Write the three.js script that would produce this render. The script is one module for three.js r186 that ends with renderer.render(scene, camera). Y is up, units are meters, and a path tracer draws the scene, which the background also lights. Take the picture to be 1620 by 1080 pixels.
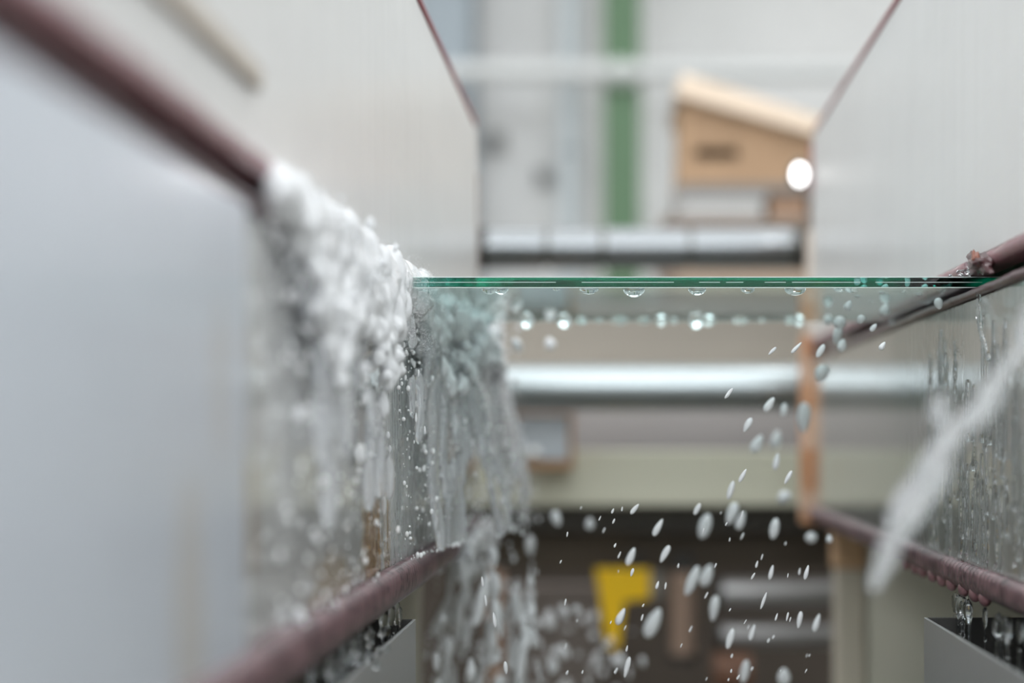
import * as THREE from 'three';
import { RoundedBoxGeometry } from 'three/addons/geometries/RoundedBoxGeometry.js';
import { mergeGeometries, mergeVertices } from 'three/addons/utils/BufferGeometryUtils.js';
import { RectAreaLightUniformsLib } from 'three/addons/lights/RectAreaLightUniformsLib.js';

// ---------------------------------------------------------------- camera, light, exposure
const EYE = 1.0;                       // camera height above the hall floor
const F = 2250;                        // focal length in pixels of the 1620 x 1080 frame
const scene = new THREE.Scene();
scene.background = new THREE.Color(0.85, 0.95, 1.08);   // bright overcast sky outside the hall windows
const camera = new THREE.PerspectiveCamera(2 * Math.atan(540 / F) * 180 / Math.PI, 1.5, 0.02, 60);
camera.position.set(0, EYE, 0);
camera.lookAt(0, EYE, -1);
camera.setViewOffset(1620, 1080, -170, -150, 1620, 1080);   // the lens is shifted: verticals stay vertical
camera.focus = 1.0125;
camera.userData.fStop = 1.95;
const renderer = new THREE.WebGLRenderer({ antialias: true });
renderer.toneMapping = THREE.LinearToneMapping;
renderer.toneMappingExposure = 1.32;
renderer.shadowMap.enabled = true;
RectAreaLightUniformsLib.init();

const LAMPS = [];                      // ceiling luminaires: [x, depth, width, length, intensity]
for (const [d, i] of [[-3.1, 1.7], [-0.7, 1.8], [1.7, 1.8], [4.1, 1.4]]) for (const x of [-2.8, 0.05, 2.9]) LAMPS.push([x, d, 2.1, 1.9, i]);
for (const [x, d, w, l, i] of LAMPS) {
  const lamp = new THREE.RectAreaLight(new THREE.Color(0.945, 0.975, 1), i, w, l);
  lamp.position.set(x, 3.985, -d); lamp.lookAt(x, 0, -d);
  scene.add(lamp);
}

const WINDOWS = [[-3.4, -1.2], [-1.1, 1.1], [1.2, 3.4]];        // daylight enters through three windows in the end wall behind the camera
for (const [a, b] of WINDOWS) {
  const day = new THREE.RectAreaLight(new THREE.Color(0.93, 0.97, 1.0), 4.8, b - a, 1.4);
  day.position.set((a + b) / 2, 3.05, 4.37); day.lookAt((a + b) / 2, 3.05, 0);
  scene.add(day);
}

// ---------------------------------------------------------------- helpers
let seed = 20240611;
function rnd() { seed |= 0; seed = seed + 0x6D2B79F5 | 0; let t = Math.imul(seed ^ seed >>> 15, 1 | seed); t = t + Math.imul(t ^ t >>> 7, 61 | t) ^ t; return ((t ^ t >>> 14) >>> 0) / 4294967296; }
const rr = (a, b) => a + (b - a) * rnd();
const gauss = () => (rnd() + rnd() + rnd() + rnd() - 2) / 0.577 * 0.5;
const clamp = (x, a = 0, b = 1) => Math.min(b, Math.max(a, x));
const smooth = (a, b, x) => { const t = clamp((x - a) / (b - a)); return t * t * (3 - 2 * t); };
function hash(x, y, s) { let h = Math.imul(x | 0, 374761393) ^ Math.imul(y | 0, 668265263) ^ Math.imul(s | 0, 1274126177); h = Math.imul(h ^ h >>> 13, 1274126177); return ((h ^ h >>> 16) >>> 0) / 4294967296; }
function vnoise(x, y, s = 0) {
  const i = Math.floor(x), j = Math.floor(y), u = x - i, v = y - j, a = u * u * (3 - 2 * u), b = v * v * (3 - 2 * v);
  return (hash(i, j, s) * (1 - a) + hash(i + 1, j, s) * a) * (1 - b) + (hash(i, j + 1, s) * (1 - a) + hash(i + 1, j + 1, s) * a) * b;
}
const fbm = (x, y, s = 0) => 0.5 * vnoise(x, y, s) + 0.27 * vnoise(x * 2.1, y * 2.1, s + 7) + 0.15 * vnoise(x * 4.3, y * 4.3, s + 13) + 0.08 * vnoise(x * 8.7, y * 8.7, s + 29);

const used = {};
function numbered(name) { const n = used[name] = (used[name] ?? -1) + 1; return n ? `${name}_${String(n).padStart(3, '0')}` : name; }
const pt = (px, py, d) => new THREE.Vector3((px - 980) * d / F, EYE + (690 - py) * d / F, -d);   // a measured picture point at its own depth
function mesh(name, geometry, material, parent) {
  const m = new THREE.Mesh(geometry, material);
  m.name = name; m.castShadow = m.receiveShadow = true;
  if (parent) { geometry.translate(-parent.position.x, -parent.position.y, -parent.position.z); parent.add(m); }
  return m;
}
function sub(name, geometry, material, part) {                     // a sub-part: the part's own origin is its thing's base
  const m = new THREE.Mesh(geometry, material); m.name = name; m.castShadow = m.receiveShadow = true;
  const p = part.parent.position; geometry.translate(-p.x, -p.y, -p.z); part.add(m); return m;
}
function tag(o, label, category, group, kind) { o.userData = { label, category }; if (group) o.userData.group = group; if (kind) o.userData.kind = kind; return o; }
function thing(name, base, label, category, group) {
  const g = new THREE.Group(); g.name = numbered(name); g.position.copy(base); scene.add(g);
  return tag(g, label, category, group);
}
function single(name, geometry, material, label, category, group, kind) {
  const m = mesh(numbered(name), geometry, material); scene.add(m); return tag(m, label, category, group, kind);
}
function structure(name, geometry, material, label, category) {
  const m = mesh(name, geometry, material); scene.add(m); tag(m, label, category); m.userData.kind = 'structure'; return m;
}
// a box between two corners: X across, Y up from the eye level, D depth from the camera
function box(X0, X1, Y0, Y1, D0, D1, r = 0.002) {
  const w = Math.abs(X1 - X0), h = Math.abs(Y1 - Y0), l = Math.abs(D1 - D0);
  const g = r > 0 ? new RoundedBoxGeometry(w, h, l, 2, Math.min(r, w / 2.2, h / 2.2, l / 2.2)) : new THREE.BoxGeometry(w, h, l);
  return g.translate((X0 + X1) / 2, EYE + (Y0 + Y1) / 2, -(D0 + D1) / 2);
}
function rod(a, b, r, seg = 32, r2 = r) {
  const v = b.clone().sub(a), g = new THREE.CylinderGeometry(r2, r, v.length(), seg);
  g.applyQuaternion(new THREE.Quaternion().setFromUnitVectors(new THREE.Vector3(0, 1, 0), v.clone().normalize()));
  return g.translate((a.x + b.x) / 2, (a.y + b.y) / 2, (a.z + b.z) / 2);
}
const V = (X, Y, D) => new THREE.Vector3(X, EYE + Y, -D);
const join = (list) => mergeGeometries(list.map((g) => { const n = g.index ? g.toNonIndexed() : g; for (const k of Object.keys(n.attributes)) if (!['position', 'normal', 'uv'].includes(k)) n.deleteAttribute(k); return n; }));
// texture coordinates over the face of a vertical panel: u along depth, v along height, both 0..1
function panelUV(g, D0, D1, Y0, Y1) {
  const p = g.attributes.position, uv = g.attributes.uv;
  for (let i = 0; i < p.count; i++) uv.setXY(i, (-p.getZ(i) - D0) / (D1 - D0), (p.getY(i) - EYE - Y0) / (Y1 - Y0));
  return g;
}
function texture(w, h, fn, srgb, repeat) {
  const data = new Uint8Array(w * h * 4);
  for (let y = 0; y < h; y++) for (let x = 0; x < w; x++) {
    const c = fn(x / w, y / h, x, y), k = (y * w + x) * 4;
    if (typeof c === 'number') data[k] = data[k + 1] = data[k + 2] = clamp(c) * 255; else { data[k] = clamp(c[0]) * 255; data[k + 1] = clamp(c[1]) * 255; data[k + 2] = clamp(c[2]) * 255; }
    data[k + 3] = 255;
  }
  const t = new THREE.DataTexture(data, w, h);
  t.wrapS = t.wrapT = THREE.RepeatWrapping; t.magFilter = THREE.LinearFilter; t.minFilter = THREE.LinearMipmapLinearFilter; t.generateMipmaps = true;
  if (srgb) t.colorSpace = THREE.SRGBColorSpace;
  if (repeat) t.repeat.set(...repeat);
  t.needsUpdate = true;
  return t;
}
const std = (hex, roughness = 0.5, metalness = 0, extra = {}) => new THREE.MeshStandardMaterial({ color: hex, roughness, metalness, ...extra });
const phys = (o) => new THREE.MeshPhysicalMaterial(o);

// ---------------------------------------------------------------- materials
// water running down a plastic board: long vertical ridges with beads, ragged horizontally
const runBump = (s, film) => texture(1024, 512, (u, v) => {   // film: where along the board the water runs thickest
  const x = u * 1024, y = v * 512, wob = 5 * vnoise(x / 60, y / 40, s), k = film(u, v);
  let b = 0.35 * vnoise((x + wob) / 4, y / 170, s + 1) + 0.3 * vnoise((x + wob) / 11, y / 90, s + 2);
  b += 0.35 * smooth(0.66, 0.95, vnoise(x / 4, y / 10, s + 5)) * smooth(0.35, 0.7, vnoise(x / 40, y / 60, s + 6));
  return 0.5 + k * (b - 0.5) * 0.8 + 0.35 * (fbm(x / 70, y / 110, s + 3) - 0.5);
});
const dryBump = runBump(41, () => 0.25);
const wetBumpA = runBump(3, (u) => 0.35 + 0.65 * smooth(0.3, 0.48, u)), wetBumpB = runBump(8, (u) => 0.12 + 0.88 * smooth(0.58, 0.5, u));
const boardColor = (base, s, stains, tint = [0.62, 0.43, 0.22]) => texture(1024, 512, (u, v) => {
  const g = 1 + 0.02 * (vnoise(u * 130, v * 2.2, s) - 0.5) + 0.035 * (fbm(u * 18, v * 7, s + 2) - 0.5);
  const c = base.map((b) => b * g);
  for (const [su, sv, w, h, a] of stains) {
    const du = (u - su) / w, dv = (v - sv) / h, edge = 0.55 * (fbm(u * 160, v * 22, s + 9) - 0.5);
    const k = a * smooth(1, 0.55, Math.hypot(du, dv) + edge) * (0.55 + 0.45 * vnoise(u * 420, v * 5, s + 4));
    for (let i = 0; i < 3; i++) c[i] = c[i] * (1 - k) + tint[i] * k;
  }
  return c;
}, true);
const UP = boardColor([0.86, 0.86, 0.855], 5, [[0.14, 0.2, 0.03, 0.1, 0.25]], [0.83, 0.77, 0.55]);
const upperBoard = phys({ map: UP, roughness: 0.32, bumpMap: dryBump, bumpScale: 0.00015, clearcoat: 0.35, clearcoatRoughness: 0.18 });
const lowerBoardA = phys({ map: boardColor([0.80, 0.805, 0.80], 11, [[0.515, 0.16, 0.03, 0.3, 0.85], [0.557, 0.13, 0.012, 0.28, 0.6], [0.165, 0.05, 0.012, 0.2, 0.4], [0.29, 0.3, 0.02, 0.2, 0.35], [0.42, 0.04, 0.05, 0.14, 0.35]]), roughness: 0.16, bumpMap: wetBumpA, bumpScale: 0.0012, clearcoat: 0.8, clearcoatRoughness: 0.05 });
const lowerBoardB = phys({ map: boardColor([0.64, 0.64, 0.62], 17, [[0.86, 0.28, 0.008, 0.1, 0.5], [0.98, 0.6, 0.02, 0.6, 0.4]]), roughness: 0.14, bumpMap: wetBumpB, bumpScale: 0.002, clearcoat: 0.9, clearcoatRoughness: 0.04 });
const coverBoard = phys({ map: boardColor([0.80, 0.825, 0.86], 23, [[0.80, 0.12, 0.06, 0.35, 0.3], [0.9, 0.6, 0.04, 0.2, 0.18]], [0.74, 0.64, 0.5]), roughness: 0.3, clearcoat: 0.5, clearcoatRoughness: 0.15 });
const grime = texture(1024, 128, (u, v) => { const k = 0.62 + 0.5 * fbm(u * 90, v * 5, 31) - 0.25 * smooth(0.5, 0.75, fbm(u * 300, v * 9, 37)); return [k, k, k]; }, true, [0.7, 1]);
const rubber = phys({ color: '#82666a', map: grime, roughness: 0.35, clearcoat: 0.6, clearcoatRoughness: 0.15 });
const rubberDark = phys({ color: '#8c656a', roughness: 0.4, clearcoat: 0.5, clearcoatRoughness: 0.2 });
const redTrim = std('#8d3f46', 0.45);
const bodyPaint = std('#b9b9ac', 0.5);
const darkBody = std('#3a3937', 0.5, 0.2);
const steel = std('#a9abab', 0.28, 0.9), gutterSteel = phys({ color: '#b8baba', roughness: 0.35, metalness: 0.45, bumpMap: dryBump, bumpScale: 0.0004 });
const edgeTan = std('#e4d4c8', 0.6, 0, { map: texture(64, 256, (u, v) => { const k = smooth(0.42, 0.62, fbm(u * 3, v * 9, 77)); return [0.93 - 0.08 * k, 0.84 - 0.17 * k, 0.77 - 0.25 * k]; }, true) });
const water = phys({ color: '#f6f9fb', roughness: 0.04, transmission: 1, ior: 1.33, thickness: 0.01 });
const foam = phys({ color: '#f8fafc', roughness: 0.16, transmission: 0.25, ior: 1.33, thickness: 0.01 });
const strandMat = phys({ color: '#f8fafc', roughness: 0.12, transmission: 0.75, ior: 1.33, thickness: 0.01 });
const mistMat = phys({ color: '#fbfcfd', roughness: 0.25, transmission: 0.12, ior: 1.33, thickness: 0.001 });
const glassMat = phys({ color: '#ffffff', roughness: 0.0, transmission: 1, ior: 1.52, thickness: 0.007, attenuationColor: new THREE.Color(0.05, 0.62, 0.46), attenuationDistance: 0.14 });

// ---------------------------------------------------------------- the hall
const plaster = texture(512, 512, (u, v) => { const k = 0.955 + 0.05 * fbm(u * 9, v * 9, 4); return [k, k * 0.995, k * 0.985]; }, true, [4, 2]);
const wallPaint = std('#e6e7e8', 0.85, 0, { map: plaster });
const concrete = std('#8f8b84', 0.7, 0, { map: texture(512, 512, (u, v) => { const k = 0.8 + 0.3 * fbm(u * 12, v * 12, 9); return [k, k, k]; }, true, [6, 6]) });
structure('floor', box(-4.6, 4.6, -EYE - 0.15, -EYE, -4.6, 6.9, 0), concrete, 'grey concrete floor of the factory hall', 'floor');
structure('ceiling', box(-4.6, 4.6, 3.03, 3.18, -4.6, 6.9, 0), wallPaint, 'white ceiling of the factory hall', 'ceiling');
structure('wall_back', box(-4.6, 4.6, -EYE, 3.03, 6.7, 6.9, 0), wallPaint, 'pale plastered hall wall behind the green column', 'wall');
structure('wall_left', box(-4.6, -4.4, -EYE, 3.03, -4.4, 6.7, 0), wallPaint, 'pale side wall of the hall beyond the white housing', 'wall');
structure('wall_right', box(4.4, 4.6, -EYE, 3.03, -4.4, 6.7, 0), wallPaint, 'pale side wall of the hall beyond the tan-edged housing', 'wall');
{
  const lo = 2.35 - EYE, hi = 3.75 - EYE, g = [box(-4.6, 4.6, -EYE, lo, -4.6, -4.4, 0), box(-4.6, 4.6, hi, 3.03, -4.6, -4.4, 0)];
  for (const [a, b] of [[-4.6, -3.4], [-1.2, -1.1], [1.1, 1.2], [3.4, 4.6]]) g.push(box(a, b, lo, hi, -4.6, -4.4, 0));
  structure('wall_front', join(g), wallPaint, 'pale end wall of the hall with three windows', 'wall');
  const frameM = std('#d9dad9', 0.5), paneM = phys({ color: '#ffffff', roughness: 0, transmission: 1, thickness: 0, ior: 1.5 });
  WINDOWS.forEach(([a, b], n) => {
    const m = (a + b) / 2, w = structure(`window_${n + 1}`, join([box(a, b, lo, lo + 0.05, -4.53, -4.47, 0), box(a, b, hi - 0.05, hi, -4.53, -4.47, 0), box(a, a + 0.05, lo, hi, -4.53, -4.47, 0), box(b - 0.05, b, lo, hi, -4.53, -4.47, 0), box(m - 0.025, m + 0.025, lo, hi, -4.53, -4.47, 0)]), frameM, 'white framed hall window in the end wall', 'window');
    for (const [c, e] of [[a + 0.05, m - 0.025], [m + 0.025, b - 0.05]]) { const p = new THREE.Mesh(box(c, e, lo + 0.05, hi - 0.05, -4.503, -4.499, 0), paneM); p.name = 'pane'; w.add(p); }
  });
}

const lampGlow = std('#ffffff', 0.6, 0, { emissive: new THREE.Color(0.945, 0.975, 1), emissiveIntensity: 0.5 }), lampShell = std('#e4e4e2', 0.5);
for (const [x, d, w, l] of LAMPS) {
  const t = thing('ceiling_light', new THREE.Vector3(x, 3.99, -d), 'large white light panel fixed to the hall ceiling', 'light', 'ceiling light panels of the hall');
  const y0 = 3.99 - EYE;
  mesh('diffuser', box(x - w / 2 + 0.02, x + w / 2 - 0.02, y0 + 0.002, y0 + 0.012, d - l / 2 + 0.02, d + l / 2 - 0.02, 0), lampGlow, t);
  mesh('frame', join([box(x - w / 2, x + w / 2, y0 + 0.012, y0 + 0.04, d - l / 2, d + l / 2, 0), box(x - w / 2, x - w / 2 + 0.02, y0, y0 + 0.012, d - l / 2, d + l / 2, 0), box(x + w / 2 - 0.02, x + w / 2, y0, y0 + 0.012, d - l / 2, d + l / 2, 0)]), lampShell, t);
}

// ---------------------------------------------------------------- the two machine housings
const XL = -0.162, XR = 0.252;         // faces of the boards on either side of the gap
const SLOT0 = 0.098, SLOT1 = 0.126;    // height of the slot the sheet runs in
const GY0 = 0.1060, GY1 = 0.1132;      // underside and top of the sheet
function lipGeometry(Xf, s, Y0, Y1, D0, D1, amp, sd) {   // a soft seal with a slightly wavy lip; s points into the gap
  const N = Math.round((D1 - D0) / 0.006), M = 8, pos = [], idx = [];
  for (let i = 0; i <= N; i++) for (let j = 0; j <= M; j++) {
    const d = D0 + (D1 - D0) * i / N, a = Math.PI * j / M, w = amp * (vnoise(d * 60, 1, sd) - 0.5) + amp * 0.7 * (vnoise(d * 190, 3, sd) - 0.5);
    const out = Math.sin(a) * 0.0045 + (j && j < M ? w : 0);
    pos.push(Xf + s * (out - 0.012 * (j === 0 || j === M ? 1 : 0)), EYE + (Y0 + Y1) / 2 + Math.cos(a) * (Y1 - Y0) / 2, -d);
  }
  for (let i = 0; i < N; i++) for (let j = 0; j < M; j++) { const a = i * (M + 1) + j, b = a + M + 1; s > 0 ? idx.push(a, a + 1, b, b, a + 1, b + 1) : idx.push(a, b, a + 1, b, b + 1, a + 1); }
  const g = new THREE.BufferGeometry(); g.setAttribute('position', new THREE.Float32BufferAttribute(pos, 3)); g.setIndex(idx);
  g.setAttribute('uv', new THREE.Float32BufferAttribute(new Float32Array(pos.length / 3 * 2), 2)); g.computeVertexNormals(); return g;
}
function housing(s, Xf, D1, top, lower, label) {    // s = +1: the gap lies toward +X
  const o = -s, D0 = 0.2, X = (t) => Xf + o * t;    // X(t): t metres behind the board face
  const t = thing('machine_housing', new THREE.Vector3(X(0.35), 0, -(D0 + D1) / 2), label, 'machine housing', 'housings of the edging machine');
  const bx = (t0, t1, Y0, Y1, d0, d1, r) => box(Math.min(X(t0), X(t1)), Math.max(X(t0), X(t1)), Y0, Y1, d0, d1, r);
  mesh('upper_body', bx(0.02, 0.6, SLOT1, top - 0.02, D0, D1 - 0.004, 0.004), bodyPaint, t);
  mesh('slot_back', bx(0.14, 0.6, SLOT0, SLOT1, D0, D1 - 0.004, 0), bodyPaint, t);
  mesh('lower_body', bx(0.02, 0.6, -0.09, SLOT0, D0, D1 - 0.004, 0.002), bodyPaint, t);
  mesh('pedestal', bx(0.062, 0.6, -EYE, -0.09, D0, D1 - 0.01, 0.004), bodyPaint, t);
  mesh('upper_panel', panelUV(bx(0, 0.02, SLOT1, top, D0, D1, 0.0015), D0, D1, SLOT1, top), upperBoard, t);
  mesh('lower_panel', panelUV(bx(0, 0.02, -0.094, SLOT0, D0, D1, 0.0015), D0, D1, -0.094, SLOT0), lower, t);
  const a = mesh('seal_lip', lipGeometry(Xf, s, 0.1142, SLOT1, D0, D1, 0.002, 5 + s), rubberDark, t);
  mesh('seal_lip', lipGeometry(Xf, s, SLOT0, 0.1048, D0, D1, 0.0016, 15 + s), rubber, t);
  mesh('top_trim', bx(-0.002, 0.02, top, top + 0.006, D0, D1 - 0.02, 0.002), redTrim, t);
  return { t, bx, X };
}
const L = housing(1, XL, 1.62, 0.349, lowerBoardA, 'white-panelled machine housing with foaming water along its slot and a rust-stained lower board');
const R = housing(-1, XR, 1.86, 0.392, lowerBoardB, 'machine housing with a mirror-wet grey lower board ending in tan edge strips');
// what only one of them has
mesh('cover_plate', panelUV(L.bx(-0.005, 0, -0.092, 0.098, 0.2, 0.6, 0.001), 0.2, 0.6, -0.092, 0.098), coverBoard, L.t);
mesh('guide_bar', L.bx(-0.004, 0, 0.153, 0.164, 0.2, 0.632, 0.002), std('#c2b9ae', 0.5), L.t);
mesh('end_edge', L.bx(-0.001, 0.02, 0.13, 0.3, 1.62, 1.632, 0.001), std('#8c8078', 0.6), L.t);
mesh('end_edge', R.bx(-0.006, 0.03, 0.13, 0.27, 1.86, 1.885, 0.002), std('#cdc0b4', 0.6), R.t);
mesh('end_edge', panelUV(R.bx(-0.012, 0.02, -0.115, 0.135, 1.862, 1.9, 0.002), 1.86, 1.9, -0.115, 0.135), edgeTan, R.t);
mesh('end_seal', R.bx(-0.002, 0.02, 0.32, 0.385, 1.86, 1.872, 0.002), redTrim, R.t);

// toothed drive belts along the lower edge of each board
function beltGeometry(Xf, s, D0, D1, kx, ky) {
  const per = 8, N = Math.round((D1 - D0) / 0.010 * per), prof = [], pos = [], idx = [], uv = [];
  for (const [a, b] of [[0.0016, -0.0015], [0.002, 0], [0.0085, -0.001], [0.0118, -0.004], [0.0126, -0.009], [0.0122, -0.017], [0.0105, -0.023], [0.0065, -0.0265], [0.002, -0.028], [0.0016, -0.028], [0.0016, -0.0015]]) prof.push([a * kx, -0.0905 + b * ky]);
  const M = prof.length;
  for (let i = 0; i <= N; i++) {
    const d = D0 + (D1 - D0) * i / N, tooth = smooth(-0.35, 0.35, Math.sin(i / per * 2 * Math.PI));
    const wob = 0.0012 * (vnoise(d * 26, 2, 91 + s) - 0.5);
    for (let j = 0; j < M; j++) {
      let [a, b] = prof[j]; const k = j >= 2 && j <= 4 ? 1 : j === 5 ? 0.35 : 0;
      a -= k * tooth * 0.0024; b -= (j <= 3 && j > 0 ? 1 : 0) * tooth * 0.0026;
      pos.push(Xf + s * (a + wob), EYE + b + wob, -d); uv.push(d, j / M);
    }
  }
  for (let i = 0; i < N; i++) for (let j = 0; j < M - 1; j++) { const a = i * M + j, b = a + M; s > 0 ? idx.push(a, b, a + 1, b, b + 1, a + 1) : idx.push(a, a + 1, b, b, a + 1, b + 1); }
  const g = new THREE.BufferGeometry(); g.setAttribute('position', new THREE.Float32BufferAttribute(pos, 3)); g.setAttribute('uv', new THREE.Float32BufferAttribute(uv, 2)); g.setIndex(idx); g.computeVertexNormals(); return g;
}
const beltL = thing('drive_belt', V(XL, -0.118, 0.9), 'burgundy toothed rubber belt under the rust-stained lower board', 'belt', 'toothed belts of the edging machine');
mesh('belt_band', beltGeometry(XL, 1, 0.2, 1.6, 1, 1), rubber, beltL);
const beltR = thing('drive_belt', V(XR, -0.118, 0.9), 'burgundy toothed rubber belt with knobbed underside below the mirror-wet grey board', 'belt', 'toothed belts of the edging machine');
mesh('belt_band', beltGeometry(XR, -1, 0.2, 1.82, 0.75, 0.72), rubber, beltR);
for (let i = 0; i < 9; i++) mesh('knob', new THREE.SphereGeometry(1, 14, 10).scale(0.004, 0.0058, 0.009).translate(XR - 0.0045, EYE - 0.1095, -(0.96 + i * 0.033 + rr(-0.004, 0.004))), rubberDark, beltR);

// sheet-metal drip gutters
function gutter(s, Xin, Xout, D1, label) {
  const t = thing('drip_gutter', V((Xin + Xout) / 2, -0.3, 0.6), label, 'gutter', 'drip gutters under the belts');
  const a = Math.min(Xin, Xout), b = Math.max(Xin, Xout), w = 0.0022;
  mesh('front_plate', s > 0 ? box(b - w, b, -0.3, -0.131, 0.2, D1, 0.0006) : box(a, a + w, -0.3, -0.131, 0.2, D1, 0.0006), gutterSteel, t);
  mesh('end_plate', s > 0 ? box(a, b - w, -0.3, -0.131, D1 - w, D1, 0.0006) : box(a + w, b, -0.3, -0.131, D1 - w, D1, 0.0006), darkBody, t);  // shade inside the gutter is put into this darker colour
  mesh('bottom_plate', s > 0 ? box(a, b - w, -0.3, -0.2978, 0.2, D1 - w, 0) : box(a + w, b, -0.3, -0.2978, 0.2, D1 - w, 0), darkBody, t);  // same dark colour, painted shade of the gutter interior
}
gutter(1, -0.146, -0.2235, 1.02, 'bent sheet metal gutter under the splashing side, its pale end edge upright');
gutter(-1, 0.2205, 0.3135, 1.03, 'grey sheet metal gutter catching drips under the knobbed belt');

// ---------------------------------------------------------------- the glass sheet
const sheetX0 = XL - 0.03, sheetX1 = XR + 0.03, G0 = 1.0125, G1 = 1.315;
const sheet = thing('glass_sheet', V((sheetX0 + sheetX1) / 2, GY0, (G0 + G1) / 2), 'clear glass sheet with a green front edge spanning the gap between the housings', 'glass sheet');
function plyGeometry(y0, y1) {          // a flat ply with ground arrises on its long edges
  const c = 0.0005, p = [[-c + G1, y0], [G1, y0 + c], [G1, y1 - c], [G1 - c, y1], [G0 + c, y1], [G0, y1 - c], [G0, y0 + c], [G0 + c, y0]];
  const sh = new THREE.Shape(p.map(([d, y]) => new THREE.Vector2(d, y)));
  const g = new THREE.ExtrudeGeometry(sh, { depth: sheetX1 - sheetX0, bevelEnabled: false, steps: 1 });
  const q = g.attributes.position;
  for (let i = 0; i < q.count; i++) { const d = q.getX(i), y = q.getY(i), x = q.getZ(i); q.setXYZ(i, sheetX0 + x, EYE + y, -d); }
  g.computeVertexNormals();
  return g;
}
mesh('pane', plyGeometry(GY0, GY1), glassMat, sheet);
const arris = std('#d9e6e1', 0.55);
mesh('arris', box(sheetX0, sheetX1, GY1 - 0.0002, GY1 + 0.0004, G0 + 0.0001, G0 + 0.0012, 0), arris, sheet);
mesh('arris', box(sheetX0, sheetX1, GY0 - 0.0003, GY0 + 0.0002, G0 + 0.0001, G0 + 0.0012, 0), arris, sheet);

{
  const g = []; let x = sheetX0 + 0.045;
  while (x < sheetX1 - 0.05) { const w = rr(0.004, 0.035); g.push(box(x, x + w, 0.10945, 0.1098, G0 - 0.0002, G0 + 0.0002, 0)); x += w + (rnd() < 0.35 ? rr(0.001, 0.02) : 0); }
  mesh('edge_line', join(g), arris, sheet);
}

// ---------------------------------------------------------------- cross frame of the machine behind the gap
const chrome = std('#808385', 0.24, 1), chromeDark = std('#55544f', 0.25, 1), rollerSteel = std('#a4acae', 0.33, 0.95);
const frameX0 = -0.52, frameX1 = 0.60;
const sideDark = std('#6d6a66', 0.6);
for (const [X, w, label] of [[frameX0 - 0.05, 0.05, 'dark grey side plate carrying the roller ends beyond the white splashed housing'], [frameX1, 0.05, 'dark grey side plate carrying the roller ends beyond the tan edge strips']])
  single('side_frame', box(X, X + w, -EYE, 0.36, 2.02, 2.5, 0.004), sideDark, label, 'machine frame', 'side plates of the cross frame');
function spanBeam(name, y0, y1, d0, d1, material, label) {
  return single(name, box(frameX0, frameX1, (690 - y1) * d0 / F, (690 - y0) * d0 / F, d0, d1, 0.004), material, label, 'beam', 'cross beams of the machine');
}
spanBeam('cross_beam', 470, 584, 2.30, 2.36, std('#a69e93', 0.6), 'taupe painted cross beam above the wide steel roller');
spanBeam('cross_beam', 640, 716, 2.30, 2.36, std('#a8a3a3', 0.5), 'mauve grey cross beam directly below the wide steel roller');
spanBeam('cross_beam', 712, 800, 2.20, 2.26, std('#d2d2bf', 0.55), 'cream olive cross beam, the palest of the beams');
spanBeam('cross_beam', 797, 842, 2.30, 2.36, std('#484541', 0.6), 'blackish narrow cross beam under the cream one');
spanBeam('cross_beam', 838, 902, 2.36, 2.42, std('#5e5449', 0.7), 'dark brown lowest cross beam');

// rollers
const d1 = 2.18, ry1 = (690 - 393) * d1 / F;
const roller1 = thing('roller', V(0.04, ry1, d1), 'sleeved chrome roller above the glass sheet', 'roller', 'rollers of the cross frame');
mesh('shaft', rod(V(frameX0, ry1, d1), V(frameX1, ry1, d1), 0.0275, 48), chromeDark, roller1);
for (const [a, b] of [[772, 862], [870, 950], [958, 1088], [1094, 1252]]) {
  const A = pt(a, 393, d1), B = pt(b, 393, d1), g = rod(A, B, 0.0318, 48);
  mesh('sleeve', g, chrome, roller1);
}
for (const px of [764, 1264]) mesh('collar', rod(pt(px - 6, 393, d1), pt(px + 6, 393, d1), 0.0325, 40), std('#2f2d2b', 0.5, 0.4), roller1);
const d2 = 2.08, ry2 = (690 - 613) * d2 / F;
const roller2 = thing('roller', V(0.04, ry2, d2), 'wide smooth steel roller below the glass sheet', 'roller', 'rollers of the cross frame');
mesh('tube', rod(V(-0.30, ry2, d2), V(0.37, ry2, d2), 0.0335, 64), rollerSteel, roller2);
mesh('journal', rod(V(frameX0, ry2, d2), V(-0.30, ry2, d2), 0.014, 24), chromeDark, roller2);
mesh('journal', rod(V(0.37, ry2, d2), V(frameX1, ry2, d2), 0.014, 24), chromeDark, roller2);

// wooden block with a pale plate
const blk = thing('guide_block', V(-0.11, -0.05, 2.12), 'wooden block with a pale blue plate on its face, fixed to the cream beam', 'block');
{
  const d = 2.12, a = pt(810, 742, d), b = pt(906, 652, d);
  mesh('wood_body', box(a.x, b.x, a.y - EYE, b.y - EYE, d, d + 0.08, 0.004), std('#b08a66', 0.6), blk);
  mesh('plate', box(a.x + 0.008, b.x - 0.006, a.y - EYE + 0.014, b.y - EYE - 0.006, d - 0.008, d, 0.003), std('#b3bac0', 0.35), blk);
  mesh('bolt_head', new THREE.SphereGeometry(0.009, 20, 14).scale(1, 1, 0.6).translate(pt(845, 716, d).x, pt(845, 716, d).y, -(d - 0.009)), std('#f2f2f0', 0.15, 0.6), blk);
}

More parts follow.
